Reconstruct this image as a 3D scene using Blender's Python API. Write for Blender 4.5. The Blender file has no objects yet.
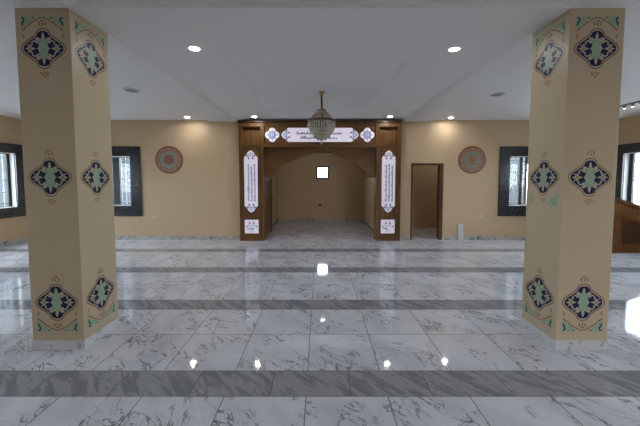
import bpy, bmesh, math, random
from mathutils import Vector, Matrix
rnd = random.Random(7)
S = bpy.context.scene
COL = S.collection
PI = math.pi

# ------------------------------------------------------------------ materials
MATS = {}
class N:
    """tiny node helper"""
    def __init__(s, name):
        m = bpy.data.materials.new(name); m.use_nodes = True
        s.m = m; s.t = m.node_tree; s.t.nodes.clear()
        s.out = s.t.nodes.new('ShaderNodeOutputMaterial')
    def n(s, typ, ins=None, **props):
        nd = s.t.nodes.new(typ)
        for k, v in props.items(): setattr(nd, k, v)
        for k, v in (ins or {}).items():
            sock = nd.inputs[k]
            if isinstance(v, bpy.types.NodeSocket): s.t.links.new(v, sock)
            else: sock.default_value = v
        return nd
    def math(s, op, a, b=0.0, c=None):
        i = {0: a, 1: b}
        if c is not None: i[2] = c
        return s.n('ShaderNodeMath', i, operation=op).outputs[0]
    def mix(s, f, a, b, blend='MIX'):
        nd = s.n('ShaderNodeMix', data_type='RGBA', blend_type=blend)
        for idx, v in ((0, f), (6, a), (7, b)):
            if isinstance(v, bpy.types.NodeSocket): s.t.links.new(v, nd.inputs[idx])
            else: nd.inputs[idx].default_value = v if idx == 0 else (tuple(v) + (1,))[:4]
        return nd.outputs[2]
    def ramp(s, f, stops):
        nd = s.n('ShaderNodeValToRGB', {0: f}); cr = nd.color_ramp
        while len(cr.elements) < len(stops): cr.elements.new(0.5)
        for e, (p, c) in zip(cr.elements, stops):
            e.position = p; e.color = (c, c, c, 1) if isinstance(c, (int, float)) else (tuple(c) + (1,))[:4]
        return nd.outputs[0]
    def smooth(s, v, a, b, lo=0.0, hi=1.0):
        return s.n('ShaderNodeMapRange', {0: v, 1: a, 2: b, 3: lo, 4: hi}, interpolation_type='SMOOTHSTEP').outputs[0]
    def bsdf(s, col, rough=.5, metal=0, spec=.5, **kw):
        b = s.n('ShaderNodeBsdfPrincipled')
        for k, v in (('Base Color', col), ('Roughness', rough), ('Metallic', metal), ('Specular IOR Level', spec), *kw.items()):
            k = k.replace('_', ' ')
            if isinstance(v, bpy.types.NodeSocket): s.t.links.new(v, b.inputs[k])
            else: b.inputs[k].default_value = (tuple(v) + (1,))[:4] if isinstance(v, (tuple, list)) else v
        s.t.links.new(b.outputs[0], s.out.inputs[0]); return b
def reg(name, nn): MATS[name] = nn.m; return nn.m

def paint(name, col, rough=.55, var=.05, scale=3.0, spec=.4, bump=.0):
    k = N(name)
    pos = k.n('ShaderNodeNewGeometry').outputs['Position']
    nz = k.n('ShaderNodeTexNoise', {'Vector': pos, 'Scale': scale, 'Detail': 4.0}).outputs[0]
    c = k.mix(nz, [x * (1 - var) for x in col], [min(1, x * (1 + var)) for x in col])
    kw = {}
    if bump:
        n2 = k.n('ShaderNodeTexNoise', {'Vector': pos, 'Scale': 90.0, 'Detail': 3.0}).outputs[0]
        kw['Normal'] = k.n('ShaderNodeBump', {'Height': n2, 'Strength': bump, 'Distance': .002}).outputs[0]
    k.bsdf(c, rough, spec=spec, **kw)
    return reg(name, k)

def wood(name, c1, c2, grain, rough=.38):
    k = N(name)
    pos = k.n('ShaderNodeNewGeometry').outputs['Position']
    sc = {'z': (22, 22, 1.3), 'x': (1.3, 22, 22)}[grain]
    v = k.n('ShaderNodeVectorMath', {0: pos, 1: sc}, operation='MULTIPLY').outputs[0]
    n1 = k.n('ShaderNodeTexNoise', {'Vector': v, 'Scale': 1.0, 'Detail': 5.0, 'Distortion': .6}).outputs[0]
    n2 = k.n('ShaderNodeTexNoise', {'Vector': v, 'Scale': 4.0, 'Detail': 3.0}).outputs[0]
    f = k.math('ADD', k.math('MULTIPLY', n1, .75), k.math('MULTIPLY', n2, .25))
    c = k.mix(k.smooth(f, .33, .68), c1, c2)
    k.bsdf(c, rough, spec=.28)
    return reg(name, k)

def marble_floor():
    k = N('polished marble tiles')
    pos = k.n('ShaderNodeNewGeometry').outputs['Position']
    xyz = k.n('ShaderNodeSeparateXYZ', {0: pos}).outputs
    x, y = xyz[0], xyz[1]
    t = k.math('FLOORED_MODULO', k.math('SUBTRACT', y, 2.147), 1.5)
    strip = k.math('MULTIPLY', k.math('LESS_THAN', t, .3), k.math('LESS_THAN', y, 8.05))
    row = k.math('FLOOR', k.math('DIVIDE', k.math('SUBTRACT', y, 2.447), .3))
    rowid = k.math('FLOOR', k.math('DIVIDE', k.math('SUBTRACT', t, .3), .6))
    per = k.math('FLOOR', k.math('DIVIDE', k.math('SUBTRACT', y, 2.147), 1.5))
    # longitudinal joints
    uw = k.math('DIVIDE', k.math('ADD', x, .1025), .6)
    us = k.math('DIVIDE', k.math('ADD', x, .37), .6)
    u = k.math('ADD', k.math('MULTIPLY', uw, k.math('SUBTRACT', 1.0, strip)), k.math('MULTIPLY', us, strip))
    cu = k.math('FLOOR', u); fu = k.math('SUBTRACT', u, cu)
    du = k.math('MULTIPLY', k.math('MINIMUM', fu, k.math('SUBTRACT', 1.0, fu)), .6)
    # lateral joints
    tv = k.math('FLOORED_MODULO', k.math('SUBTRACT', t, .3), .6)
    dv = k.math('MINIMUM', tv, k.math('SUBTRACT', .6, tv))
    dv = k.math('MINIMUM', dv, k.math('ABSOLUTE', k.math('SUBTRACT', t, .3)))
    dvs = k.math('MINIMUM', k.math('ABSOLUTE', k.math('SUBTRACT', t, .3)), t)
    dvs = k.math('ADD', k.math('MULTIPLY', strip, dvs), k.math('MULTIPLY', k.math('SUBTRACT', 1.0, strip), dv))
    joint = k.smooth(k.math('MINIMUM', du, dvs), .002, .0048, 1.0, 0.0)
    # random offset for each tile
    cell = k.n('ShaderNodeCombineXYZ', {0: cu, 1: k.math('ADD', k.math('MULTIPLY', per, 3.0), rowid), 2: strip}).outputs[0]
    wn = k.n('ShaderNodeTexWhiteNoise', {'Vector': cell}, noise_dimensions='3D')
    off = k.n('ShaderNodeVectorMath', {0: wn.outputs['Color'], 1: (40, 40, 40)}, operation='MULTIPLY').outputs[0]
    p = k.n('ShaderNodeVectorMath', {0: pos, 1: off}, operation='ADD').outputs[0]
    rot = k.n('ShaderNodeMapping', {'Vector': p, 'Rotation': (0, 0, .95)}).outputs[0]
    rot = k.n('ShaderNodeMapping', {'Vector': rot, 'Scale': (1.0, 2.0, 1.0)}).outputs[0]
    n1 = k.n('ShaderNodeTexNoise', {'Vector': rot, 'Scale': 2.6, 'Detail': 6.0, 'Roughness': .62, 'Distortion': 1.0}).outputs[0]
    v1 = k.smooth(k.math('ABSOLUTE', k.math('SUBTRACT', n1, .5)), .002, .021, 1.0, 0.0)
    m1 = k.n('ShaderNodeTexNoise', {'Vector': p, 'Scale': 3.2, 'Detail': 2.0}).outputs[0]
    v1 = k.math('MULTIPLY', v1, k.smooth(m1, .42, .56))
    n2 = k.n('ShaderNodeTexNoise', {'Vector': rot, 'Scale': 6.5, 'Detail': 5.0, 'Roughness': .6, 'Distortion': .8}).outputs[0]
    v2 = k.math('MULTIPLY', k.smooth(k.math('ABSOLUTE', k.math('SUBTRACT', n2, .5)), .0, .03, 1.0, 0.0), k.smooth(m1, .46, .58))
    n3 = k.n('ShaderNodeTexNoise', {'Vector': rot, 'Scale': 1.6, 'Detail': 4.0}).outputs[0]
    white = k.mix(k.smooth(n3, .35, .72), (.745, .755, .81), (.60, .615, .67))
    white = k.mix(k.math('MULTIPLY', v2, .30), white, (.20, .21, .24))
    white = k.mix(k.math('MULTIPLY', v1, .88), white, (.15, .155, .18))
    # grey border marble
    r2 = k.n('ShaderNodeMapping', {'Vector': p, 'Rotation': (0, 0, .80)}).outputs[0]
    r2 = k.n('ShaderNodeMapping', {'Vector': r2, 'Scale': (1.3, 6.0, 1.0)}).outputs[0]
    g1 = k.n('ShaderNodeTexNoise', {'Vector': r2, 'Scale': 2.2, 'Detail': 6.0, 'Roughness': .6, 'Distortion': .7}).outputs[0]
    grey = k.mix(k.smooth(g1, .36, .66), (.225, .23, .248), (.36, .365, .385))
    gv = k.smooth(k.math('ABSOLUTE', k.math('SUBTRACT', g1, .52)), .0, .02, 1.0, 0.0)
    grey = k.mix(k.math('MULTIPLY', gv, .35), grey, (.56, .57, .59))
    c = k.mix(strip, white, grey)
    c = k.mix(k.math('MULTIPLY', joint, .9), c, (.075, .075, .08))
    rough = k.math('ADD', .055, k.math('MULTIPLY', joint, .4))
    k.bsdf(c, rough, spec=.38)
    return reg('floor', k)

def marble_trim(name, base, vein, scale=6, vs=.02):
    k = N(name)
    pos = k.n('ShaderNodeNewGeometry').outputs['Position']
    n1 = k.n('ShaderNodeTexNoise', {'Vector': pos, 'Scale': scale, 'Detail': 6.0, 'Distortion': 1.0}).outputs[0]
    v = k.smooth(k.math('ABSOLUTE', k.math('SUBTRACT', n1, .5)), .0, vs, 1.0, 0.0)
    m = k.n('ShaderNodeTexNoise', {'Vector': pos, 'Scale': scale * .8, 'Detail': 1.0}).outputs[0]
    v = k.math('MULTIPLY', v, k.smooth(m, .42, .58))
    k.bsdf(k.mix(v, base, vein), .15)
    return reg(name, k)

def plain(name, col, rough=.4, metal=0, spec=.5, **kw):
    k = N(name)
    pos = k.n('ShaderNodeNewGeometry').outputs['Position']
    nz = k.n('ShaderNodeTexNoise', {'Vector': pos, 'Scale': 18.0, 'Detail': 2.0}).outputs[0]
    c = k.mix(nz, [x * .95 for x in col], [min(1, x * 1.05) for x in col])
    k.bsdf(c, rough, metal, spec, **kw); return reg(name, k)

def emit(name, col, st):
    k = N(name); e = k.n('ShaderNodeEmission', {'Color': (*col, 1), 'Strength': st})
    k.t.links.new(e.outputs[0], k.out.inputs[0]); return reg(name, k)

def glass_pane(name, tint):
    k = N(name)
    tr = k.n('ShaderNodeBsdfTransparent', {'Color': (*tint, 1)})
    gl = k.n('ShaderNodeBsdfGlossy', {'Color': (1, 1, 1, 1), 'Roughness': .02})
    fr = k.n('ShaderNodeFresnel', {'IOR': 1.45}).outputs[0]
    fr = k.math('MULTIPLY', fr, k.math('SUBTRACT', 1.0, k.n('ShaderNodeNewGeometry').outputs['Backfacing']))
    mx = k.n('ShaderNodeMixShader', {0: fr, 1: tr.outputs[0], 2: gl.outputs[0]})
    k.t.links.new(mx.outputs[0], k.out.inputs[0]); return reg(name, k)

marble_floor()
M_WALL = paint('cream wall paint', (.55, .40, .245), .5, .04, 1.5, .35)
M_PIL = paint('cream pillar paint', (.50, .395, .26), .42, .03, 1.5, .4)
M_CEIL = paint('white ceiling paint', (.76, .745, .73), .6, .02, .8, .3)
M_OUT = paint('outer masonry', (.5, .48, .45), .8, .1, 2)
M_SKIRT = marble_trim('speckled marble skirting', (.47, .455, .44), (.08, .08, .09), 9, .05)
M_WINF = marble_trim('dark blue grey stone window surround', (.022, .026, .034), (.10, .11, .12), 14, .03)
M_WOODZ = wood('brown wood upright grain', (.105, .046, .014), (.19, .092, .031), 'z')
M_WOODX = wood('brown wood level grain', (.115, .050, .016), (.20, .097, .033), 'x')
M_WOODD = wood('dark brown wood', (.035, .016, .006), (.07, .034, .013), 'z')
M_WOODT = wood('dark cornice wood', (.04, .02, .009), (.07, .036, .015), 'x')
M_DOOR = wood('reddish door wood', (.075, .027, .010), (.13, .052, .020), 'z', .35)
M_PULP = wood('pulpit wood', (.10, .036, .012), (.17, .068, .024), 'z', .22)
M_PULPX = wood('pulpit rail wood', (.10, .036, .012), (.17, .068, .024), 'x', .18)
M_CARV = wood('carved lighter wood', (.20, .085, .030), (.32, .15, .06), 'x', .15)
M_NAVY = plain('navy painted enamel', (.006, .008, .045), .4, 0, .25)
M_GRN = plain('pale green painted enamel', (.26, .41, .29), .4, 0, .3)
M_PALE = plain('pale grey painted enamel', (.43, .39, .30), .4, 0, .3)
M_BRN = plain('brown painted line', (.20, .07, .03), .35)
M_GOLD = plain('ochre painted line', (.26, .14, .035), .35)
M_BOARD = plain('white sign board with added glow', (.82, .78, .86), .3, Emission_Color=(.92, .83, 1.0), Emission_Strength=.11)  # faint glow added, plain white board stayed too dim
M_BOARD2 = plain('sign board with stronger added glow', (.82, .78, .86), .3, Emission_Color=(.92, .83, 1.0), Emission_Strength=.19)  # stronger added glow to lift the banner and rosettes
M_INK = plain('grey blue sign ink', (.15, .145, .24), .4)
M_RED = plain('deep red sign ink', (.34, .05, .07), .4)
M_BLUE = plain('blue sign ink', (.22, .27, .62), .4)
M_LBLUE = plain('pale blue sign ink', (.46, .52, .68), .4)
M_TERRA = plain('terracotta painted plaque', (.30, .135, .075), .45)
M_TERRD = plain('dark red brown plaque rim', (.20, .055, .028), .45)
M_TEAL = plain('grey teal painted ring', (.17, .26, .205), .45)
M_OLIVE = plain('olive painted centre', (.235, .16, .065), .45)
M_ALU = plain('dark aluminium', (.022, .024, .027), .4, .3)
M_WHT = plain('white plaster reveal', (.70, .68, .64), .55)
M_GRILL = plain('pale painted steel', (.55, .56, .57), .45)
M_PLAST = plain('white plastic', (.66, .64, .60), .35)
M_PLATE = plain('cream plastic', (.57, .48, .37), .35)
M_BLK = plain('black plastic', (.02, .02, .02), .4)
M_GREYP = plain('grey speaker mesh', (.23, .225, .225), .6)
M_BRASS = plain('polished brass', (.62, .40, .10), .25, 1.0)
M_BRONZ = plain('dark bronze', (.10, .065, .035), .3, .8)
M_CRYS = plain('clear crystal', (.78, .75, .64), .10, 0, .8, Transmission_Weight=.35, IOR=1.5)
M_STONE = marble_trim('white marble offcut', (.56, .565, .58), (.3, .3, .32), 7, .025)
M_LAMP = emit('lit lamp lens', (.98, .98, .97), 88.0)
M_TRACKL = emit('small lit track lens', (.95, .97, 1.0), 5.0)
M_GLASS = glass_pane('window glass', (.74, .80, .82))
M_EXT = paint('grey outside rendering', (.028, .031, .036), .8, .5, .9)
M_GND = paint('outside paving', (.22, .21, .19), .9, .2, .5)

# ------------------------------------------------------------------ geometry helpers
def link(name, bm, mats, parent=None, smooth=False, loc=None, rot=None):
    me = bpy.data.meshes.new(name)
    bmesh.ops.recalc_face_normals(bm, faces=bm.faces)
    bm.to_mesh(me); bm.free()
    for m in (mats if isinstance(mats, (list, tuple)) else [mats]): me.materials.append(m)
    if smooth:
        for p in me.polygons: p.use_smooth = True
    o = bpy.data.objects.new(name, me); COL.objects.link(o)
    if loc: o.location = loc
    if rot: o.rotation_euler = rot
    if parent: o.parent = parent
    return o
def box(bm, x0, x1, y0, y1, z0, z1, mi=0, bev=0):
    vs = [bm.verts.new((x, y, z)) for x in (x0, x1) for y in (y0, y1) for z in (z0, z1)]
    fs = []
    for q in ((0, 1, 3, 2), (4, 6, 7, 5), (0, 4, 5, 1), (2, 3, 7, 6), (0, 2, 6, 4), (1, 5, 7, 3)):
        f = bm.faces.new([vs[i] for i in q]); f.material_index = mi; fs.append(f)
    if bev:
        es = list({e for f in fs for e in f.edges})
        r = bmesh.ops.bevel(bm, geom=es, offset=bev, segments=2, affect='EDGES', profile=.7)
        for f in r['faces']: f.material_index = mi
def prism(bm, pts, y0, y1, mi=0):
    """polygon in the x-z plane extruded from y0 (front) to y1"""
    a = [bm.verts.new((x, y0, z)) for x, z in pts]; b = [bm.verts.new((x, y1, z)) for x, z in pts]
    n = len(pts)
    f = bm.faces.new(a); f.material_index = mi
    f = bm.faces.new(b[::-1]); f.material_index = mi
    for i in range(n):
        f = bm.faces.new((a[i], b[i], b[(i + 1) % n], a[(i + 1) % n])); f.material_index = mi
def line(bm, pts, w, y0, y1, mi=0, closed=False):
    """painted line of width w along pts"""
    P = [Vector(p) for p in pts]; n = len(P)
    L, Rr = [], []
    for i in range(n):
        a = P[(i - 1) % n] if (closed or i > 0) else P[i]
        b = P[(i + 1) % n] if (closed or i < n - 1) else P[i]
        d = (b - a); d = d.normalized() if d.length > 1e-9 else Vector((1, 0))
        nn = Vector((-d.y, d.x)) * w / 2
        L.append(P[i] + nn); Rr.append(P[i] - nn)
    for i in range(n if closed else n - 1):
        j = (i + 1) % n
        try: prism(bm, [L[i], L[j], Rr[j], Rr[i]], y0, y1, mi)
        except ValueError: pass
def lathe(bm, prof, seg=24, cx=0, cy=0, mi=0):
    rings = []
    for r, z in prof:
        if r < 1e-6: rings.append([bm.verts.new((cx, cy, z))])
        else: rings.append([bm.verts.new((cx + r * math.cos(2 * PI * i / seg), cy + r * math.sin(2 * PI * i / seg), z)) for i in range(seg)])
    for A, B in zip(rings, rings[1:]):
        for i in range(seg):
            j = (i + 1) % seg
            if len(A) == 1 and len(B) == 1: continue
            if len(A) == 1: f = bm.faces.new((A[0], B[i], B[j]))
            elif len(B) == 1: f = bm.faces.new((A[i], A[j], B[0]))
            else: f = bm.faces.new((A[i], A[j], B[j], B[i]))
            f.material_index = mi
def empty(name, loc, rz=0):
    o = bpy.data.objects.new(name, None); COL.objects.link(o); o.location = loc; o.rotation_euler = (0, 0, rz); return o
def tag(o, label, cat, group=None):
    o['label'] = label; o['category'] = cat
    if group: o['group'] = group
    return o
def struct(o, label=None):
    o['kind'] = 'structure'
    if label: o['label'] = label
    return o
def holes(bm, a0, a1, z0, z1, hs, make):
    """fill a rectangle (a0..a1, z0..z1) with cells, leaving rectangles hs empty"""
    As = sorted({a0, a1, *[h[0] for h in hs], *[h[1] for h in hs]}); Zs = sorted({z0, z1, *[h[2] for h in hs], *[h[3] for h in hs]})
    for i in range(len(As) - 1):
        start = None
        for j in range(len(Zs)):
            solid = False
            if j < len(Zs) - 1:
                ca, cz = (As[i] + As[i + 1]) / 2, (Zs[j] + Zs[j + 1]) / 2
                solid = not any(h[0] < ca < h[1] and h[2] < cz < h[3] for h in hs)
            if solid and start is None: start = Zs[j]
            if not solid and start is not None:
                make(As[i], As[i + 1], start, Zs[j]); start = None

# ------------------------------------------------------------------ measurements (metres; x right, y depth, z up)
XL, XR, YB, YR = -7.65, 7.62, 8.0, -5.0
HC, HS = 3.132, 3.09           # ceiling and beam soffit
WT = .2
PX, PY, PS = 2.2, 2.764, .481   # pillar inner face, front, side

# ------------------------------------------------------------------ setting
bm = bmesh.new(); box(bm, XL - .2, XR + .2, YR - .2, 11.8, -.15, 0); struct(link('floor', bm, MATS['floor']), 'polished white marble floor with grey marble cross bands')

WBACK = [(-6.30, -4.95, .905, 2.20), (4.95, 6.30, .905, 2.20)]     # window openings in the back wall
NICHE = (-1.5, 1.5, 0, 2.98); DOOR = (2.40, 3.205, 0, 2.01)
bm = bmesh.new()
holes(bm, XL, XR, 0, 3.3, WBACK + [NICHE, DOOR], lambda a, b, c, d: box(bm, a, b, YB, YB + WT, c, d))
struct(link('wall_back', bm, M_WALL), 'cream back wall')
SIDE = [(6.22, 7.67, .90, 2.25), (3.6, 5.05, .90, 2.25), (1.05, 2.5, .90, 2.25)]  # the two nearer windows per side are unseen, added for more side daylight
for nm, xa, xb in (('wall_left', XL - WT, XL), ('wall_right', XR, XR + WT)):
    bm = bmesh.new()
    holes(bm, YR, YB, 0, 3.3, SIDE, lambda a, b, c, d: box(bm, xa, xb, a, b, c, d))
    struct(link(nm, bm, M_WALL))
REAR = [(2.7, 3.6, 0, 2.1)]  # unseen opening added to bring daylight in from the rear right
bm = bmesh.new()
holes(bm, XL, XR, 0, 3.3, REAR, lambda a, b, c, d: box(bm, a, b, YR - WT, YR, c, d))
struct(link('wall_rear', bm, M_WALL))

# ceiling with a shallow raised tray round the chandelier
TR = (-1.18, 1.18, 4.10, 7.1); TD = .030; TS = .10
bm = bmesh.new()
holes(bm, XL - .2, XR + .2, YR - .2, YB + .2, [TR], lambda a, b, c, d: box(bm, a, b, c, d, HC, HC + TD))
box(bm, XL - .2, XR + .2, YR - .2, YB + .2, HC + TD, HC + .2)
q0 = [(TR[0], TR[2]), (TR[1], TR[2]), (TR[1], TR[3]), (TR[0], TR[3])]; q1 = [(TR[0] + TS, TR[2] + TS), (TR[1] - TS, TR[2] + TS), (TR[1] - TS, TR[3] - TS), (TR[0] + TS, TR[3] - TS)]
for i in range(4):     # gently sloping sides of the tray
    j = (i + 1) % 4
    bm.faces.new([bm.verts.new((*q0[i], HC)), bm.verts.new((*q0[j], HC)), bm.verts.new((*q1[j], HC + TD - .0005)), bm.verts.new((*q1[i], HC + TD - .0005))])
struct(link('ceiling', bm, M_CEIL), 'plain white ceiling')
def beam(x0, x1, y0, y1, sx=0.0):
    """drop beam; sx = width of the splayed sides"""
    bm = bmesh.new(); prism(bm, [(x0, HS), (x1, HS), (x1 + sx, HC + .01), (x0 - sx, HC + .01)], y0, y1)
    struct(link('ceiling_beam', bm, M_CEIL))
beam(XL, XR, PY, PY + PS)
for s in (-1, 1):
    a, b = sorted((s * (PX - .01), s * 2.86))
    beam(a, b, PY + PS, YB, .10); beam(a, b, YR, PY, .10)

# niche (mihrab room) behind the arch and the small room behind the doorway
NB = 11.55
bm = bmesh.new(); box(bm, -1.8, -1.6, YB + WT, NB, 0, 3.1); struct(link('wall_niche_left', bm, M_WALL))
bm = bmesh.new(); box(bm, 1.62, 1.80, YB + WT, NB, 0, 3.1); struct(link('wall_niche_right', bm, M_WALL))
NW = (-.14, .34, 1.615, 2.105)
bm = bmesh.new()
holes(bm, -1.8, 1.80, 0, 3.1, [NW], lambda a, b, c, d: box(bm, a, b, NB, NB + WT, c, d)); struct(link('wall_niche_back', bm, M_WALL))
bm = bmesh.new(); box(bm, -1.8, 4.6, YB + WT, NB + WT, 3.1, 3.25); struct(link('ceiling_niche', bm, M_CEIL))
bm = bmesh.new(); box(bm, 1.80, 4.4, 10.0, 10.15, 0, 3.1); struct(link('wall_corridor_back', bm, M_WALL))
bm = bmesh.new(); box(bm, 4.4, 4.6, YB + WT, 10.15, 0, 3.1); struct(link('wall_corridor_right', bm, M_WALL))

def skirt(name, boxes):
    bm = bmesh.new()
    for b in boxes: box(bm, *b)
    return struct(link(name, bm, M_SKIRT))
K, H = .014, .095
skirt('baseboard_back', [(XL + K, -2.085, YB - K, YB, 0, H), (2.085, 2.385, YB - K, YB, 0, H), (3.235, XR - K, YB - K, YB, 0, H)])
skirt('baseboard_left', [(XL, XL + K, YR, YB, 0, H)])
skirt('baseboard_right', [(XR - K, XR, YR, YB, 0, H)])
skirt('baseboard_niche', [(-1.6, 1.62, NB - K, NB, 0, H), (1.62 - K, 1.62, YB + .22, NB - K, 0, H), (-1.6, -1.6 + K, 9.42, NB - K, 0, H)])

# ------------------------------------------------------------------ windows
def window(name, a0, a1, z0, z1, place, mull, surround=.27, stone=True):
    """built as if in a wall facing -y at y=0 (a along x); place = (loc, rz)"""
    root = struct(empty(name, place[0], place[1]))
    if stone:
        bm = bmesh.new(); w = surround
        for (p, q, r, s, d) in ((a0 - w, a1 + w, z1, z1 + w * .93, .035), (a0 - w, a1 + w, z0 - w, z0, .035), (a0 - w, a0, z0, z1, .035), (a1, a1 + w, z0, z1, .035)):
            box(bm, p, q, -d, 0, r, s, bev=.004)
        e = .05   # raised outer rim
        for (p, q, r, s) in ((a0 - w, a1 + w, z1 + w * .93 - e, z1 + w * .93), (a0 - w, a1 + w, z0 - w, z0 - w + e), (a0 - w, a0 - w + e, z0 - w + e, z1 + w * .93 - e), (a1 + w - e, a1 + w, z0 - w + e, z1 + w * .93 - e)):
            box(bm, p, q, -.05, -.03, r, s, bev=.004)
        link('stone_surround', bm, M_WINF, root)
        bm = bmesh.new(); t = .012
        for (p, q, r, s) in ((a0, a1, z1 - t, z1), (a0, a1, z0, z0 + t), (a0, a0 + t, z0 + t, z1 - t), (a1 - t, a1, z0 + t, z1 - t)):
            box(bm, p, q, .0, .11, r, s)
        link('reveal', bm, M_WHT, root)
    bm = bmesh.new(); f = .025 if stone else .062; Y = .11 if stone else -.012
    for (p, q, r, s) in ((a0, a1, z1 - f, z1), (a0, a1, z0, z0 + f), (a0, a0 + f, z0 + f, z1 - f), (a1 - f, a1, z0 + f, z1 - f)):
        box(bm, p, q, Y, Y + .06, r, s)
    for m0, m1 in mull: box(bm, m0, m1, Y + .005, Y + .055, z0 + f, z1 - f)
    link('window_frame', bm, M_ALU, root)
    bm = bmesh.new(); box(bm, a0 + f, a1 - f, Y + .026, Y + .032, z0 + f, z1 - f); link('pane', bm, M_GLASS, root)
    if stone:
        bm = bmesh.new(); n = max(3, int((a1 - a0) / .12)); r = .006
        for i in range(1, n):
            xx = a0 + (a1 - a0) * i / n; box(bm, xx - r, xx + r, .172, .184, z0, z1)
        for zz in (.08, .28, .5, .72, .92):
            z = z0 + (z1 - z0) * zz; box(bm, a0, a1, .17, .19, z - .008, z + .008)
        link('grille', bm, M_GRILL, root)
    return root
for i, (h, c) in enumerate(zip(WBACK, (-1, 1))):
    ctr = (h[0] + h[1]) / 2
    mu = [(-5.50, -5.32), (-5.98, -5.90)] if c < 0 else [(5.30, 5.375), (5.46, 5.50), (5.90, 5.98)]
    window('window_%d' % (i + 1), h[0] - ctr, h[1] - ctr, h[2], h[3], ((ctr, YB, 0), 0), [(p - ctr, q - ctr) for p, q in mu])
n = 3
for h in SIDE:
    ctr = (h[0] + h[1]) / 2; w = (h[1] - h[0]) / 2
    # left wall faces +x: local -y -> world +x
    window('window_%d' % n, -w, w, h[2], h[3], ((XL, ctr, 0), PI / 2), [(-.05, .05), (w - .075, w - .02)], .24); n += 1
    window('window_%d' % n, -w, w, h[2], h[3], ((XR, ctr, 0), -PI / 2), [(-.05, .05), (-w + .02, -w + .11)], .24); n += 1
window('window_%d' % n, NW[0], NW[1], NW[2], NW[3], ((0, NB, 0), 0), [], stone=False)

# ------------------------------------------------------------------ doors
d1 = struct(empty('door_1', (-1.6, 8.80, 0)), 'brown wooden side door inside the arched niche')
bm = bmesh.new()
holes(bm, -.57, .60, 0, 2.12, [(-.48, .53, 0, 2.05)], lambda a, b, c, d: box(bm, a, b, -.12, 0, c, d))
link('door_frame', bm, M_DOOR, d1, rot=(0, 0, PI / 2))
bm = bmesh.new(); box(bm, .0, .095, -.48, .53, .005, 2.05)
for z0, z1 in ((.15, .95), (1.1, 1.95)): box(bm, .095, .105, -.36, .41, z0, z1, bev=.006)
lf = link('door_leaf', bm, M_DOOR, d1)
bm = bmesh.new(); box(bm, .095, .165, .45, .48, 1.0, 1.03); box(bm, .145, .165, .36, .48, 1.0, 1.03); link('door_handle', bm, M_BLK, lf)
d2 = struct(empty('door_2', (2.80, YB, 0)), 'open doorway with brown wooden lining')
bm = bmesh.new()
box(bm, -.415, -.375, -.01, .21, 0, 1.99); box(bm, .335, .43, -.01, .03, 0, 1.99); box(bm, .36, .405, .03, .21, 0, 1.99); box(bm, -.415, .43, -.01, .21, 1.975, 2.02)
link('door_frame', bm, M_DOOR, d2)

# ------------------------------------------------------------------ painted pillar ornament
MED = [M_NAVY, M_PALE, M_GRN, M_BRN, M_GOLD]
def contour(sx, sz, n=26):
    """ogee quatrefoil: round lobes above and below, pointed sides"""
    base = [(0, 1.0), (.12, .98), (.22, .93), (.275, .85), (.31, .75), (.36, .675), (.45, .60), (.56, .51), (.68, .415), (.79, .335), (.895, .235), (.975, .115), (1.0, 0)]
    q1 = base
    q2 = [(x, -z) for x, z in base[::-1]][1:]
    q3 = [(-x, -z) for x, z in base][1:]
    q4 = [(-x, z) for x, z in base[::-1]][1:-1]
    return [(x * sx, z * sz) for x, z in q1 + q2 + q3 + q4]
def circ(cx, cz, r, n=14, rz=None): return [(cx + r * math.cos(2 * PI * i / n), cz + (rz or r) * math.sin(2 * PI * i / n)) for i in range(n)]
def arc(cx, cz, r, a0, a1, n=8): return [(cx + r * math.cos(math.radians(a0 + (a1 - a0) * i / n)), cz + r * math.sin(math.radians(a0 + (a1 - a0) * i / n))) for i in range(n + 1)]
def chevron(bm, z, s, y, mi, w=.0085):
    line(bm, [(-.034, z - s * .002), (0, z + s * .030), (.034, z - s * .002)], w, y, 0, mi)
    line(bm, [(-.034, z - s * .002), (-.022, z - s * .012)], w, y, 0, mi); line(bm, [(.034, z - s * .002), (.022, z - s * .012)], w, y, 0, mi)
    line(bm, [(0, z + s * .004), (0, z - s * .018)], w * 1.2, y, 0, mi)
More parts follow.
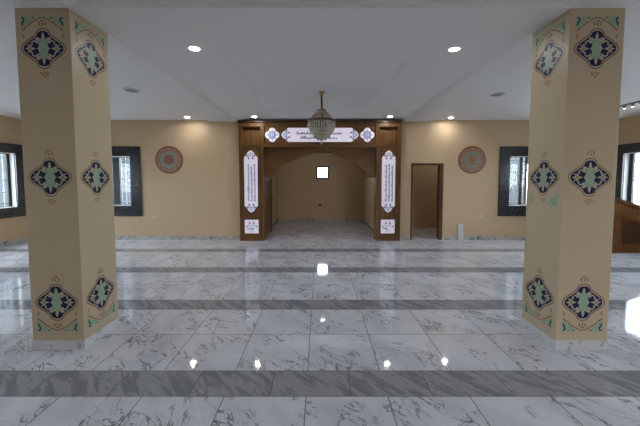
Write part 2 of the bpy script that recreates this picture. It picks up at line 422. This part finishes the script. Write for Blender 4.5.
def medallion_mesh(out):
    bm = bmesh.new(); A, B = .178, .152
    line(bm, contour(A + .013, B + .013), .009, -.0010, 0, out, True)
    chevron(bm, B + .055, 1, -.0010, out); chevron(bm, -B - .055, -1, -.0010, out)
    prism(bm, contour(A + .004, B + .004), -.0012, 0, 1)
    prism(bm, contour(A - .005, B - .005), -.0016, 0, 0)
    for s in (-1, 1):
        # pale bud in each upright lobe and pale star towards each side tip
        prism(bm, [(0, s * .136), (.009, s * .120), (.015, s * .098), (.010, s * .085), (-.010, s * .085), (-.015, s * .098), (-.009, s * .120)], -.0019, 0, 1)
        prism(bm, [(s * .162, 0), (s * .128, .012), (s * .112, .042), (s * .098, .012), (s * .060, 0), (s * .098, -.012), (s * .112, -.042), (s * .128, -.012)], -.0019, 0, 1)
        prism(bm, circ(s * .112, 0, .011), -.0021, 0, 4)
        for t in (-1, 1):
            prism(bm, [(s * .030, t * .088), (s * .055, t * .096), (s * .072, t * .080), (s * .060, t * .066), (s * .066, t * .048), (s * .048, t * .040), (s * .040, t * .060), (s * .026, t * .070)], -.0019, 0, 1)
            line(bm, [(s * .052, t * .050), (s * .080, t * .066), (s * .098, t * .052), (s * .096, t * .030)], .013, -.0018, 0, 1)
            line(bm, [(s * .128, t * .020), (s * .140, t * .034)], .010, -.0018, 0, 1)
    prism(bm, [(0, .090), (0.02064, .082), (0.0344, .058), (0.03268, .030), (0.04472, .012), (0.05504, 0), (0.04472, -.012), (0.03268, -.030), (0.0344, -.058), (0.02064, -.082), (0, -.090), (-0.02064, -.082), (-0.0344, -.058), (-0.03268, -.030), (-0.04472, -.012), (-0.05504, 0), (-0.04472, .012), (-0.03268, .030), (-0.0344, .058), (-0.02064, .082)], -.0022, 0, 1)
    for s in (-1, 1):
        prism(bm, circ(0, s * .041, .041, 18, .038), -.0025, 0, 2)
        line(bm, arc(0, s * .040, .016, 30, 330), .005, -.0027, 0, 1)
    prism(bm, [(0, .02), (.03, 0), (0, -.02), (-.03, 0)], -.0027, 0, 2)
    return bm
def corner_mesh():
    """inverted-V dotted line with a green scroll triangle in either corner; top edge at z=0, hanging down"""
    bm = bmesh.new()
    for s in (-1, 1):
        prism(bm, [(s * .188, 0), (s * .040, 0), (s * .062, -.014), (s * .082, -.022), (s * .100, -.038), (s * .124, -.050), (s * .148, -.072), (s * .168, -.088), (s * .188, -.108)], -.0014, 0, 2)
        line(bm, [(s * .182, -.012), (s * .166, -.010), (s * .158, -.030), (s * .172, -.048), (s * .180, -.074)], .012, -.0018, 0, 0)
        line(bm, [(s * .148, -.008), (s * .128, -.022), (s * .136, -.044), (s * .152, -.050)], .008, -.0018, 0, 1)
        line(bm, [(s * .118, -.006), (s * .098, -.014), (s * .110, -.030)], .008, -.0018, 0, 1)
        line(bm, [(s * .090, -.004), (s * .072, -.010)], .006, -.0018, 0, 0)
        P = [(s * .004, -.004), (s * .036, -.018), (s * .072, -.038), (s * .106, -.056), (s * .140, -.088), (s * .188, -.124)]
        for a, b in zip(P, P[1:]):
            a, b = Vector(a), Vector(b); line(bm, [a + (b - a) * .05, a + (b - a) * .88], .010, -.0012, 0, 3)
        line(bm, [(s * .186, -.150), (s * .164, -.166), (s * .180, -.186)], .008, -.0012, 0, 3)
    return bm
def sprig_mesh():
    bm = bmesh.new()
    prism(bm, [(-.165, .035), (-.145, .012), (-.128, -.004), (-.105, -.012), (-.122, -.028), (-.140, -.040), (-.158, -.048), (-.166, -.01)], -.0012, 0, 2)
    prism(bm, [(.175, .042), (.150, .028), (.118, .010), (.086, -.010), (.050, -.026), (.066, -.046), (.098, -.034), (.120, -.050), (.142, -.040), (.150, -.058), (.168, -.050), (.160, -.012)], -.0012, 0, 2)
    line(bm, [(.165, .025), (.13, -.008), (.07, -.034)], .006, -.0015, 0, 1)
    line(bm, [(-.158, .018), (-.145, -.015), (-.15, -.04)], .006, -.0015, 0, 1)
    return bm
def mk(name, bm):
    me = bpy.data.meshes.new(name)
    if name == 'painted_medallion': bmesh.ops.scale(bm, verts=bm.verts, vec=(1.02, 1, 1.04))
    if name == 'painted_sprig': bmesh.ops.scale(bm, verts=bm.verts, vec=(1.1, 1, 1.2))
    bmesh.ops.recalc_face_normals(bm, faces=bm.faces); bm.to_mesh(me); bm.free()
    for m in MED: me.materials.append(m)
    return me
ME_BRN, ME_GLD = mk('painted_medallion', medallion_mesh(3)), mk('painted_medallion', medallion_mesh(4))
ME_COR, ME_SPR = mk('painted_corner_scroll', corner_mesh()), mk('painted_sprig', sprig_mesh())
def pillar(side):
    xc = side * (PX + PS / 2); yc = PY + PS / 2
    root = empty('square_pillar', (xc, yc, 0))
    hh = PS / 2
    bm = bmesh.new(); box(bm, -hh, hh, -hh, hh, 0, HS, bev=.008); link('shaft', bm, M_PIL, root)
    bm = bmesh.new()
    t = .006
    holes(bm, -hh - t, hh + t, -hh - t, hh + t, [(-hh + .01, hh - .01, -hh + .01, hh - .01)], lambda a, b, c, d: box(bm, a, b, c, d, 0, .093))
    link('marble_skirting', bm, M_STONE, root)
    def put(nm, me, face, z, flip=False):
        o = bpy.data.objects.new(nm, me); COL.objects.link(o); o.parent = root
        if face == 'front': o.location = (0, -hh - .0004, z); r = 0
        else: o.location = (-side * (hh + .0004), 0, z); r = -side * PI / 2
        o.rotation_euler = (0, PI if flip else 0, r) if not flip else (Matrix.Rotation(r, 3, 'Z') @ Matrix.Rotation(PI, 3, 'Y')).to_euler()
        return o
    for face in ('front', 'inner'):
        put('painted_medallion', ME_BRN, face, 2.742)
        put('painted_medallion', ME_GLD, face, 1.608)
        put('painted_medallion', ME_BRN, face, .452)
        put('painted_corner_scroll', ME_COR, face, 3.015)
        put('painted_corner_scroll', ME_COR, face, .178, True)
    if side > 0: put('painted_sprig', ME_SPR, 'inner', 1.40)['label'] = 'pale green unfinished sprigs'
    return root
tag(pillar(-1), 'square cream painted pillar without sprigs under its middle medallion, left of the arch', 'pillar', 'painted square pillars')
tag(pillar(1), 'square cream painted pillar with green sprigs under its middle medallion, before the wooden pulpit', 'pillar', 'painted square pillars')

# ------------------------------------------------------------------ wooden arch surround
FY = 7.85
A = empty('arch_surround', (0, FY, 0))
tag(A, 'large brown wooden portal with round arch and sign boards at the niche opening', 'arch')
def stile_panel(bm, x0, x1, z0, z1, y, d, hs, back):
    holes(bm, x0, x1, z0, z1, hs, lambda a, b, c, d_: box(bm, a, b, y, y + d, c, d_))
for s in (-1, 1):
    xs = (lambda a, b: tuple(sorted((s * a, s * b))))
    post = bmesh.new()
    n0, n1 = xs(1.515, 1.995); o0, o1 = xs(1.45, 2.075)
    # frame of stiles and rails with three sunk fields
    holes(post, o0, o1, 0, 3.035, [(n0, n1, 2.505, 2.94), (n0, n1, .70, 2.43), (n0, n1, .13, .64)], lambda a, b, c, d: box(post, a, b, 0, .02, c, d))
    holes(post, o0, o1, 0, 3.035, [(n0, n1, 2.505, 2.94)], lambda a, b, c, d: box(post, a, b, .02, .15, c, d))
    pp = link('post', post, M_WOODZ, A)
    bm = bmesh.new(); box(bm, n0, n1, .11, .149, 2.505, 2.94); link('niche_back', bm, M_WOODZ, pp)
    bm = bmesh.new()
    for z0, z1 in ((2.505, 2.94),):
        holes(bm, n0 - .025, n1 + .025, z0 - .025, z1 + .025, [(n0, n1, z0, z1)], lambda a, b, c, d: box(bm, a, b, -.012, 0, c, d))
    link('niche_moulding', bm, M_WOODZ, pp)
    bm = bmesh.new(); box(bm, *sorted((s * 1.4505, s * 1.4995)), .151, .35, 0, 2.41); link('jamb', bm, M_WOODZ, A)
bm = bmesh.new()
holes(bm, -1.45, 1.45, 2.42, 3.035, [(-1.425, 1.425, 2.50, 2.965)], lambda a, b, c, d: box(bm, a, b, .0, .03, c, d))
box(bm, -1.45, 1.45, .03, .15, 2.42, 3.035)
link('lintel', bm, M_WOODX, A)
bm = bmesh.new(); box(bm, -2.095, 2.095, -.03, .15, 3.035, HS - .002, bev=.006); link('cornice', bm, M_WOODT, A)
# spandrel board: circular segment arch
bm = bmesh.new()
a_, b_, zs = 1.27, .62, 1.65
Rr = (a_ * a_ + b_ * b_) / (2 * b_)
pts = [(-1.449, zs)]
for i in range(33):
    x = -a_ + 2 * a_ * i / 32; pts.append((x, zs + math.sqrt(Rr * Rr - x * x) - (Rr - b_)))
pts += [(1.449, zs), (1.449, 2.415), (-1.449, 2.415)]
prism(bm, pts, .16, .30)
sp = link('arch_spandrel', bm, M_WOODX, A)
bm = bmesh.new(); box(bm, -1.449, 1.449, .13, .16, 2.36, 2.418); link('spandrel_rail', bm, M_WOODX, sp)

# ------------------------------------------------------------------ sign boards on the arch
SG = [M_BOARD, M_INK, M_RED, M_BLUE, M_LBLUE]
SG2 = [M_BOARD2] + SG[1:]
def lobes(bm, cx, cz, d, w, h):
    """small scalloped end ornament; d = direction vector of the board end"""
    ux, uz = d; px, pz = -uz, ux
    P = lambda a, b: (cx + ux * a + px * b, cz + uz * a + pz * b)
    shape = [(-.01, -w * .5), (h * .15, -w * .48), (h * .30, -w * .41), (h * .36, -w * .31), (h * .50, -w * .36), (h * .68, -w * .32), (h * .78, -w * .20), (h * .90, -w * .17), (h * .98, -w * .08), (h, 0)]
    full = shape + [(a, -b) for a, b in shape[::-1][1:]]
    prism(bm, [P(a, b) for a, b in full], -.009, 0, 0)
    prism(bm, [P(a * .78 - .0, b * .66) for a, b in full], -.0105, 0, 4)
    prism(bm, [P(h * .35 + h * .2 * math.cos(q), w * .14 * math.sin(q)) for q in [2 * PI * i / 12 for i in range(12)]], -.012, 0, 0)
    prism(bm, [P(h * .35 + h * .1 * math.cos(q), w * .07 * math.sin(q)) for q in [2 * PI * i / 10 for i in range(10)]], -.013, 0, 3)
    for t in (-1, 1):
        prism(bm, [P(-.055 + .030 * math.cos(q), t * w * .22 + .022 * math.sin(q)) for q in [2 * PI * i / 8 for i in range(8)]], -.0105, 0, 2)
        prism(bm, [P(.006 + .024 * math.cos(q), t * w * .40 + .018 * math.sin(q)) for q in [2 * PI * i / 8 for i in range(8)]], -.0105, 0, 2)
        line(bm, [P(-.03, t * w * .16), P(-.005, t * w * .34), P(.03, t * w * .30)], .010, -.0105, 0, 3)
def script_line(bm, P, length, h, y, seed, mi=1):
    """a run of joined pen strokes along a base line; P maps (along, up) to board x,z"""
    r = random.Random(seed); u = 0
    while u < length:
        wl = r.uniform(.05, .12)
        if u + wl > length: break
        line(bm, [P(u, 0), P(u + wl, 0)], h * .30, y, 0, mi)
        q = u
        while q < u + wl:
            k = r.choice((0, 0, 1, 2, 3)); hh = h * r.uniform(.45, 1.0)
            if k == 0: line(bm, [P(q, 0), P(q, hh)], h * .26, y, 0, mi)
            elif k == 1: line(bm, [P(q, 0), P(q + h * .15, hh * .6), P(q + h * .35, 0)], h * .18, y, 0, mi)
            elif k == 2: prism(bm, [P(q - h * .08, -h * .35), P(q + h * .08, -h * .35), P(q + h * .08, -h * .2), P(q - h * .08, -h * .2)], y, 0, mi)
            else: line(bm, [P(q, hh * .5), P(q + h * .3, hh * .7), P(q + h * .3, 0)], h * .18, y, 0, mi)
            q += h * r.uniform(.30, .45)
        u += wl + h * .22
def post_sign(x, seed, label):
    o_bm = bmesh.new(); w, z0, z1 = .172, .885, 2.195; zc = (z0 + z1) / 2; hh = (z1 - z0) / 2
    prism(o_bm, [(-w, -hh + .03), (-w + .03, -hh), (w - .03, -hh), (w, -hh + .03), (w, hh - .03), (w - .03, hh), (-w + .03, hh), (-w, hh - .03)], -.008, 0, 0)
    for e in (1, -1): lobes(o_bm, 0, e * hh, (0, e), .25, .14)
    for i, xx in enumerate((-.085, -.005, .075)):
        script_line(o_bm, (lambda u, v, xx=xx: (xx - v + .03, -.50 + u)), 1.0, .046, -.0095, seed + i)
    o = link('sign_board', o_bm, SG, loc=(x, FY - .0005 + .02, zc)); return tag(o, label, 'sign', 'tall lettered boards on the arch posts')
post_sign(-1.778, 11, 'tall white lettered sign board on the arch post beside the brown niche door')
post_sign(1.764, 31, 'tall white lettered sign board on the arch post nearest the dark doorway')
def plaque(x, seed, label):
    o_bm = bmesh.new(); r = .178
    prism(o_bm, [(-r, -r), (r, -r), (r, r), (-r, r)], -.008, 0, 0)
    for s in (-1, 1):
        prism(o_bm, circ(s * .05, .085, .022, 8), -.0095, 0, 2); prism(o_bm, circ(s * .05, .118, .012, 8), -.0095, 0, 1)
        prism(o_bm, circ(s * .128, .0, .020, 8), -.0095, 0, 2); line(o_bm, [(s * .06, .06), (s * .10, .03), (s * .12, -.02)], .012, -.0095, 0, 4)
    script_line(o_bm, lambda u, v: (-.11 + u, -.065 + v), .22, .045, -.0095, seed)
    line(o_bm, [(-.075, .01), (0, .03), (.075, .01)], .022, -.0095, 0, 4); line(o_bm, [(-.06, -.115), (.06, -.115)], .020, -.0095, 0, 4)
    o = link('square_plaque', o_bm, SG, loc=(x, FY + .0195, .375)); return tag(o, label, 'sign', 'square flower plaques low on the arch posts')
plaque(-1.775, 51, 'small square white plaque low on the arch post beside the brown niche door')
plaque(1.760, 52, 'small square white plaque low on the arch post nearest the dark doorway')
bm = bmesh.new(); w, h = .845, .178
prism(bm, [(-w, -h + .03), (-w + .03, -h), (w - .03, -h), (w, -h + .03), (w, h - .03), (w - .03, h), (-w + .03, h), (-w, h - .03)], -.008, 0, 0)
for e in (1, -1): lobes(bm, e * w, 0, (e, 0), .27, .14)
script_line(bm, lambda u, v: (-.60 + u, .025 + v), 1.2, .075, -.0095, 71)
script_line(bm, lambda u, v: (-.50 + u, -.085 + v), 1.0, .075, -.0095, 72)
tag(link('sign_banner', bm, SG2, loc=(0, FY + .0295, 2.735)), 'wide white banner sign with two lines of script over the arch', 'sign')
def rosette(x, label):
    bm = bmesh.new()
    def petal(R, d, n=4, ph=0, m=72): return [((R + d * abs(math.cos(n / 2 * (t + ph))) ** .8) * math.sin(t), (R + d * abs(math.cos(n / 2 * (t + ph))) ** .8) * math.cos(t)) for t in [2 * PI * i / m for i in range(m)]]
    prism(bm, petal(.125, .055), -.008, 0, 0)
    prism(bm, petal(.085, .030, 8), -.0095, 0, 4)
    for i in range(8):
        t = i * PI / 4; prism(bm, circ(.093 * math.sin(t), .093 * math.cos(t), .016, 8), -.0105, 0, 3)
    for i in range(4):
        t = i * PI / 2; prism(bm, circ(.145 * math.sin(t), .145 * math.cos(t), .016, 8), -.0095, 0, 4)
    prism(bm, circ(0, 0, .055, 20), -.0110, 0, 3); prism(bm, circ(0, 0, .040, 16), -.0118, 0, 0); prism(bm, circ(0, 0, .018, 12), -.0125, 0, 1)
    tag(link('rosette_sign', bm, SG2, loc=(x, FY + .0295, 2.733)), label, 'sign', 'rosettes on the arch lintel')
rosette(-1.222, 'white and blue rosette on the lintel end farther from the dark doorway')
rosette(1.210, 'white and blue rosette on the lintel end nearest the dark doorway')

# ------------------------------------------------------------------ painted wall plaques
def wall_disc(x, mid, label):
    bm = bmesh.new(); R = .358
    prism(bm, circ(0, 0, R, 56), -.015, 0, 0)
    prism(bm, circ(0, 0, R * .90, 56), -.017, 0, 1)
    for i in range(24):
        t = 2 * PI * i / 24; prism(bm, circ(R * .78 * math.cos(t), R * .78 * math.sin(t), R * .045, 7), -.018, 0, 0 if i % 2 else 2)
    st = [((R * (.62 + .05 * math.cos(8 * t))) * math.cos(t), (R * (.62 + .05 * math.cos(8 * t))) * math.sin(t)) for t in [2 * PI * i / 64 for i in range(64)]]
    prism(bm, st, -.019, 0, 2)
    for i in range(16):
        t = 2 * PI * i / 16; prism(bm, circ(R * .53 * math.cos(t), R * .53 * math.sin(t), R * .03, 6), -.0198, 0, 1)
    prism(bm, circ(0, 0, R * .42, 40), -.0205, 0, 1)
    for i in range(8):
        t = 2 * PI * i / 8; prism(bm, circ(R * .24 * math.cos(t), R * .24 * math.sin(t), R * .10, 10), -.0215, 0, 3)
    prism(bm, circ(0, 0, R * .12, 16), -.022, 0, 0)
    tag(link('round_wall_art', bm, [M_TERRD, M_TERRA, M_TEAL, mid], loc=(x, YB - .0005, 2.106)), label, 'plaque', 'round painted plaques on the back wall')
wall_disc(-3.935, M_TERRD, 'round terracotta plaque with reddish centre, on the wall with no doorway')
wall_disc(3.965, M_OLIVE, 'round terracotta plaque with olive centre, beside the dark doorway')

# ------------------------------------------------------------------ chandelier
CX, CY, CT = .03, 5.58, HC + TD
C = empty('crystal_chandelier', (CX, CY, CT))
tag(C, 'unlit crystal chandelier hanging on a brass rod from the ceiling before the arch', 'chandelier')
bm = bmesh.new(); lathe(bm, [(0, 0), (.062, 0), (.062, -.012), (.050, -.022), (.030, -.034), (.024, -.050), (.014, -.062), (0, -.064)]); link('ceiling_rose', bm, M_BRASS, C, True)
bm = bmesh.new()
for i in range(7):   # chain links as beads on a rod
    z = -.06 - i * .036; lathe(bm, [(0, z), (.016, z - .006), (.021, z - .018), (.016, z - .030), (0, z - .036)], 10)
lathe(bm, [(.008, -.05), (.008, -.30), (.035, -.33), (.05, -.5), (.10, -.56), (.05, -.74), (.008, -.86)], 12)
link('hanging_rod', bm, M_BRONZ, C, True)
tiers = [(-.315, .070, .075, 11), (-.355, .115, .085, 17), (-.425, .160, .110, 22), (-.530, .238, .120, 32), (-.60, .215, .105, 28), (-.665, .172, .105, 22), (-.73, .124, .095, 16), (-.79, .072, .080, 10)]
for z, r, L, nn in tiers:
    bm = bmesh.new()
    for i in range(nn):
        a = 2 * PI * i / nn; cx, cy = r * math.cos(a), r * math.sin(a); w = r * PI / nn * .78
        top = bm.verts.new((cx, cy, z)); bot = bm.verts.new((cx, cy, z - L))
        mid1 = [bm.verts.new((cx + w * .7 * math.cos(a + q), cy + w * .7 * math.sin(a + q), z - L * .15)) for q in (0, PI / 2, PI, 3 * PI / 2)]
        mid2 = [bm.verts.new((cx + w * math.cos(a + q), cy + w * math.sin(a + q), z - L * .72)) for q in (0, PI / 2, PI, 3 * PI / 2)]
        for k_ in range(4):
            j = (k_ + 1) % 4
            bm.faces.new((top, mid1[k_], mid1[j])); bm.faces.new((mid1[k_], mid2[k_], mid2[j], mid1[j])); bm.faces.new((mid2[k_], bot, mid2[j]))
    o = link('crystal_fringe', bm, M_CRYS, C); o['kind'] = 'stuff'
for nm, z, r, m, hgt in (('crown_ring', -.312, .080, M_BRASS, .012), ('tier_ring', -.500, .240, M_BRONZ, .036), ('tier_ring', -.418, .168, M_BRASS, .010), ('tier_ring', -.612, .216, M_BRASS, .008), ('tier_ring', -.752, .124, M_BRASS, .008)):
    bm = bmesh.new(); lathe(bm, [(r - .008, z), (r + .004, z), (r + .004, z - hgt), (r - .008, z - hgt), (r - .008, z)], 40)
    for q in range(3):
        a = 2 * PI * q / 3; ca, sa = math.cos(a), math.sin(a)
        vs = [bm.verts.new((ca * rr - sa * ww, sa * rr + ca * ww, zz)) for zz in (z - .002, z - .008) for rr in (.004, r - .004) for ww in (-.003, .003)]
        for f in ((0, 1, 3, 2), (4, 6, 7, 5), (0, 4, 5, 1), (2, 3, 7, 6), (0, 2, 6, 4), (1, 5, 7, 3)): bm.faces.new([vs[i] for i in f])
    link(nm, bm, m, C)
bm = bmesh.new(); lathe(bm, [(0, -.875), (.016, -.885), (.022, -.905), (.014, -.925), (0, -.935)], 12); link('finial_ball', bm, M_CRYS, C, True)

# ------------------------------------------------------------------ ceiling fittings
def downlight(x, y, z, label):
    o = empty('downlight', (x, y, z)); tag(o, label, 'ceiling light', 'lit round downlights')
    bm = bmesh.new(); lathe(bm, [(.052, 0), (.080, 0), (.080, -.006), (.073, -.010), (.054, -.009), (.052, 0)], 28); link('trim_ring', bm, M_PLAST, o, True)
    bm = bmesh.new(); lathe(bm, [(0, -.006), (.052, -.006)], 28); link('lens', bm, M_LAMP, o)
LAMPS = [(-1.478, 3.68, 'lit downlight in mid ceiling, beside the pillar without green sprigs'), (1.587, 3.70, 'lit downlight in mid ceiling, beside the pillar with green sprigs'),
         (-3.27, 7.60, 'lit downlight close to the back wall near the plaque with the reddish centre'), (-1.60, 7.55, 'lit downlight above the arch post beside the brown niche door'),
         (1.71, 7.55, 'lit downlight above the arch post nearest the dark doorway'), (3.25, 7.68, 'lit downlight close to the back wall near the plaque with the olive centre')]
for x, y, l in LAMPS: downlight(x, y, HC, l)
downlight(.1, 9.9, 3.1, 'added unseen downlight inside the arched niche')  # unseen lamp added to brighten the niche
downlight(3.9, 9.2, 3.1, 'added unseen downlight in the small room behind the dark doorway')  # unseen lamp added to lift the dark room behind the doorway
for x, y in ((-4.9, 3.7), (4.9, 3.7), (-1.5, -.3), (1.5, -.3), (-4.9, -.3), (4.9, -.3)):  # unseen lamps added to light the hall
    downlight(x, y, HC, 'added unseen downlight in the ceiling, lights the hall')
for x, y, l in ((-3.25, 5.36, 'grey round unlit ceiling fitting near the pillar with no sprigs'), (3.21, 5.62, 'grey round unlit ceiling fitting near the pillar with green sprigs')):
    o = empty('ceiling_speaker', (x, y, HC)); tag(o, l, 'ceiling fitting', 'grey round ceiling fittings')
    bm = bmesh.new(); lathe(bm, [(.105, 0), (.132, 0), (.132, -.010), (.120, -.016), (.105, -.012), (.105, 0)], 32); link('rim', bm, M_PLAST, o, True)
    bm = bmesh.new(); lathe(bm, [(0, -.012), (.07, -.011), (.106, -.008)], 32); link('grille', bm, M_GREYP, o, True)
o = empty('track_spotlight', (6.26, 6.0, HC)); tag(o, 'slim dark ceiling track with small bright lamps above the pulpit', 'ceiling light')
bm = bmesh.new(); box(bm, -.02, .02, -.75, .52, -.03, 0); link('track', bm, M_GREYP, o)
for yy in (.36, .20, .04, -.45):
    bm = bmesh.new(); lathe(bm, [(0, -.03), (.026, -.032), (.030, -.075), (.022, -.085)], 14, 0, yy); h_ = link('lamp_head', bm, M_GREYP, o, True)
    bm = bmesh.new(); lathe(bm, [(0, -.084), (.024, -.084)], 14, 0, yy); link('lens', bm, M_TRACKL, h_)

# ------------------------------------------------------------------ wall sockets, switch, offcut
def socket(x, y, z, label, name='wall_socket', cat='socket', w=.075, h=.045, group=None):
    o = empty(name, (x, y, z)); tag(o, label, cat, group)
    bm = bmesh.new(); box(bm, -w, w, -.010, 0, -h, h, bev=.003); link('cover_plate', bm, M_PLATE, o)
    bm = bmesh.new()
    if cat == 'switch':
        box(bm, -w * .55, w * .55, -.014, -.010, -h * .6, h * .6, bev=.001); link('rocker', bm, M_PLATE, o)
    else:
        for s in (-1, 1):
            b2 = bmesh.new(); prism(b2, circ(s * w * .48, 0, .022, 16), -.012, -.009); link('socket_face', b2, M_PLATE, o)
        bm.free()
socket(-4.356, YB - .0005, .612, 'cream double socket low on the wall below the plaque with the reddish centre', group='double sockets low on the back wall')
socket(4.261, YB - .0005, .613, 'cream double socket low on the wall below the plaque with the olive centre', group='double sockets low on the back wall')
socket(2.235, YB - .0005, 1.464, 'cream light switch on the wall between arch and dark doorway', 'light_switch', 'switch', .04, .04)
bm = bmesh.new(); prism(bm, circ(0, 0, .048, 20), -.012, 0, 0); prism(bm, circ(0, 0, .030, 16), -.018, 0, 0)
tag(link('round_outlet', bm, M_BLK, loc=(0, NB - .0005, .637)), 'small black round outlet on the niche back wall', 'socket')
bm = bmesh.new(); box(bm, -.072, .072, 0, .018, 0, .425, bev=.002)
o = link('stone_offcut', bm, M_STONE, loc=(3.70, 7.915, .001), rot=(-.13, 0, 0)); tag(o, 'narrow white stone offcut leaning on the wall beside the dark doorway', 'stone offcut')

# ------------------------------------------------------------------ wooden pulpit with sloping rail
P = empty('pulpit_stairs', (6.3, 6.55, 0)); tag(P, 'brown carved wooden pulpit staircase with sloping rail under the side window', 'pulpit')
sl = -.345
def sloped(bm, x0, x1, zt0, th, y0, y1):
    """bar whose top passes zt0 at x=0.1 with slope sl"""
    f = lambda x: zt0 + sl * (x - .1)
    prism(bm, [(x0, f(x0) - th), (x1, f(x1) - th), (x1, f(x1)), (x0, f(x0))], y0, y1)
X0, X1 = -.62, 1.02
for y0, y1, nm in ((0, .06, 'front'), (.74, .80, 'rear')):
    bm = bmesh.new(); sloped(bm, X0, X1, 1.20, .075, y0 - .015, y1 + .015); link('handrail', bm, M_PULPX, P)
    bm = bmesh.new(); sloped(bm, X0, X1, 1.125, .315, y0 + .02, y1 - .005); band = link('carved_band', bm, M_WOODD, P)
    if nm == 'front':   # carved diamonds proud of the band
        bm = bmesh.new(); d = .026
        x = X0 + .04
        col = 0
        while x < X1 - .03:
            for r_ in range(6):
                zc = 1.125 + sl * (x - .1) - .035 - r_ * .055 - (.027 if col % 2 else 0)
                if zc - d < 1.125 + sl * (x - .1) - .310: continue
                prism(bm, [(x - d * .8, zc), (x, zc - d), (x + d * .8, zc), (x, zc + d)], y0 - .002, y0 + .02)
            x += .042; col += 1
        link('carving', bm, M_CARV, band)
    bm = bmesh.new(); sloped(bm, X0, X1, .81, .05, y0 - .01, y1); link('lower_rail', bm, M_PULPX, P)
    bm = bmesh.new()
    f = lambda x: .76 + sl * (x - .1)
    prism(bm, [(X0, .10), (X1, .10), (X1, f(X1)), (X0, f(X0))], y0 + .03, y1 - .01)
    link('side_panel', bm, M_WOODD, P)
    bm = bmesh.new()
    box(bm, X0, X1, y0, y0 + .03 + .001, .10, .21); 
    for a, b in ((X0, X0 + .09), (0.0, .235), (X1 - .09, X1)): prism(bm, [(a, .21), (b, .21), (b, f(b)), (a, f(a))], y0, y0 + .03)
    link('panel_frame', bm, M_PULP, P)
bm = bmesh.new(); box(bm, X0 - .01, X1 + .05, -.012, .812, 0, .10, bev=.004); link('plinth', bm, M_PULP, P)
for i in range(4):
    bm = bmesh.new(); a = X0 + i * .42; z = .66 - i * .15
    box(bm, a, a + .40, .065, .735, .10, z); link('step', bm, M_PULP, P)
for xx, zt in ((X1 + .0, 1.0), ):
    for y0 in (-.01, .73):
        bm = bmesh.new(); box(bm, xx, xx + .08, y0, y0 + .08, .1, zt, bev=.004); lathe(bm, [(0, zt), (.035, zt), (.02, zt + .02), (.035, zt + .05), (.02, zt + .085), (0, zt + .09)], 14, xx + .04, y0 + .04); link('newel_post', bm, M_PULP, P)

# ------------------------------------------------------------------ outside
bm = bmesh.new(); box(bm, -40, 40, -40, 45, -.6, -.4); struct(link('outside_ground', bm, M_GND))
bm = bmesh.new()
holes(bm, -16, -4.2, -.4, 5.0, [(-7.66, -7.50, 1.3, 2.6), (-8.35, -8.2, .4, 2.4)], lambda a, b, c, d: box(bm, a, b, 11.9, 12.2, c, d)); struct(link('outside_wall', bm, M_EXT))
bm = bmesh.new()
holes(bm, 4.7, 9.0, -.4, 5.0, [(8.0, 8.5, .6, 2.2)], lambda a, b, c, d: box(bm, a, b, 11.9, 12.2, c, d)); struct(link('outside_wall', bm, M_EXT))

# ------------------------------------------------------------------ light
W = bpy.data.worlds.new('overcast sky'); S.world = W; W.use_nodes = True
t = W.node_tree; bg = t.nodes['Background']
tc = t.nodes.new('ShaderNodeTexCoord'); sx = t.nodes.new('ShaderNodeSeparateXYZ'); t.links.new(tc.outputs['Generated'], sx.inputs[0])
rp = t.nodes.new('ShaderNodeValToRGB'); t.links.new(sx.outputs[2], rp.inputs[0])
rp.color_ramp.elements[0].position = 0.0; rp.color_ramp.elements[0].color = (.93, .94, 1, 1)
rp.color_ramp.elements[1].position = .8; rp.color_ramp.elements[1].color = (.82, .875, 1, 1)
t.links.new(rp.outputs[0], bg.inputs[0]); bg.inputs[1].default_value = 12.0
def portal(x, y, z, sx_, sz, rz):
    l = bpy.data.lights.new('daylight_portal', 'AREA'); l.shape = 'RECTANGLE'; l.size = sx_; l.size_y = sz; l.cycles.is_portal = True
    o = bpy.data.objects.new('daylight_portal', l); COL.objects.link(o); o.location = (x, y, z); o.rotation_euler = (PI / 2, 0, rz)
for a, b, c, d in REAR: portal((a + b) / 2, YR - WT - .01, (c + d) / 2, b - a, d - c, PI)
for a, b, c, d in SIDE:
    portal(XL - WT - .01, (a + b) / 2, (c + d) / 2, b - a, d - c, -PI / 2 + PI); portal(XR + WT + .01, (a + b) / 2, (c + d) / 2, b - a, d - c, -PI / 2)
for a, b, c, d in WBACK: portal((a + b) / 2, YB + WT + .01, (c + d) / 2, b - a, d - c, 0)

# ------------------------------------------------------------------ camera
cam = bpy.data.cameras.new('camera'); co = bpy.data.objects.new('camera', cam); COL.objects.link(co)
cam.sensor_width = 36; cam.lens = 304.77 / 640 * 36; cam.shift_y = -15.345 / 640; cam.clip_start = .05
co.location = (0, 0, 1.585); co.rotation_euler = (PI / 2 - .0582, 0, 0)
S.camera = co
S.view_settings.view_transform = 'Standard'; S.view_settings.look = 'None'; S.view_settings.gamma = 1; S.view_settings.use_curve_mapping = False
S.view_settings.exposure = 1.23
S.cycles.max_bounces = 10; S.cycles.diffuse_bounces = 5; S.cycles.transparent_max_bounces = 16
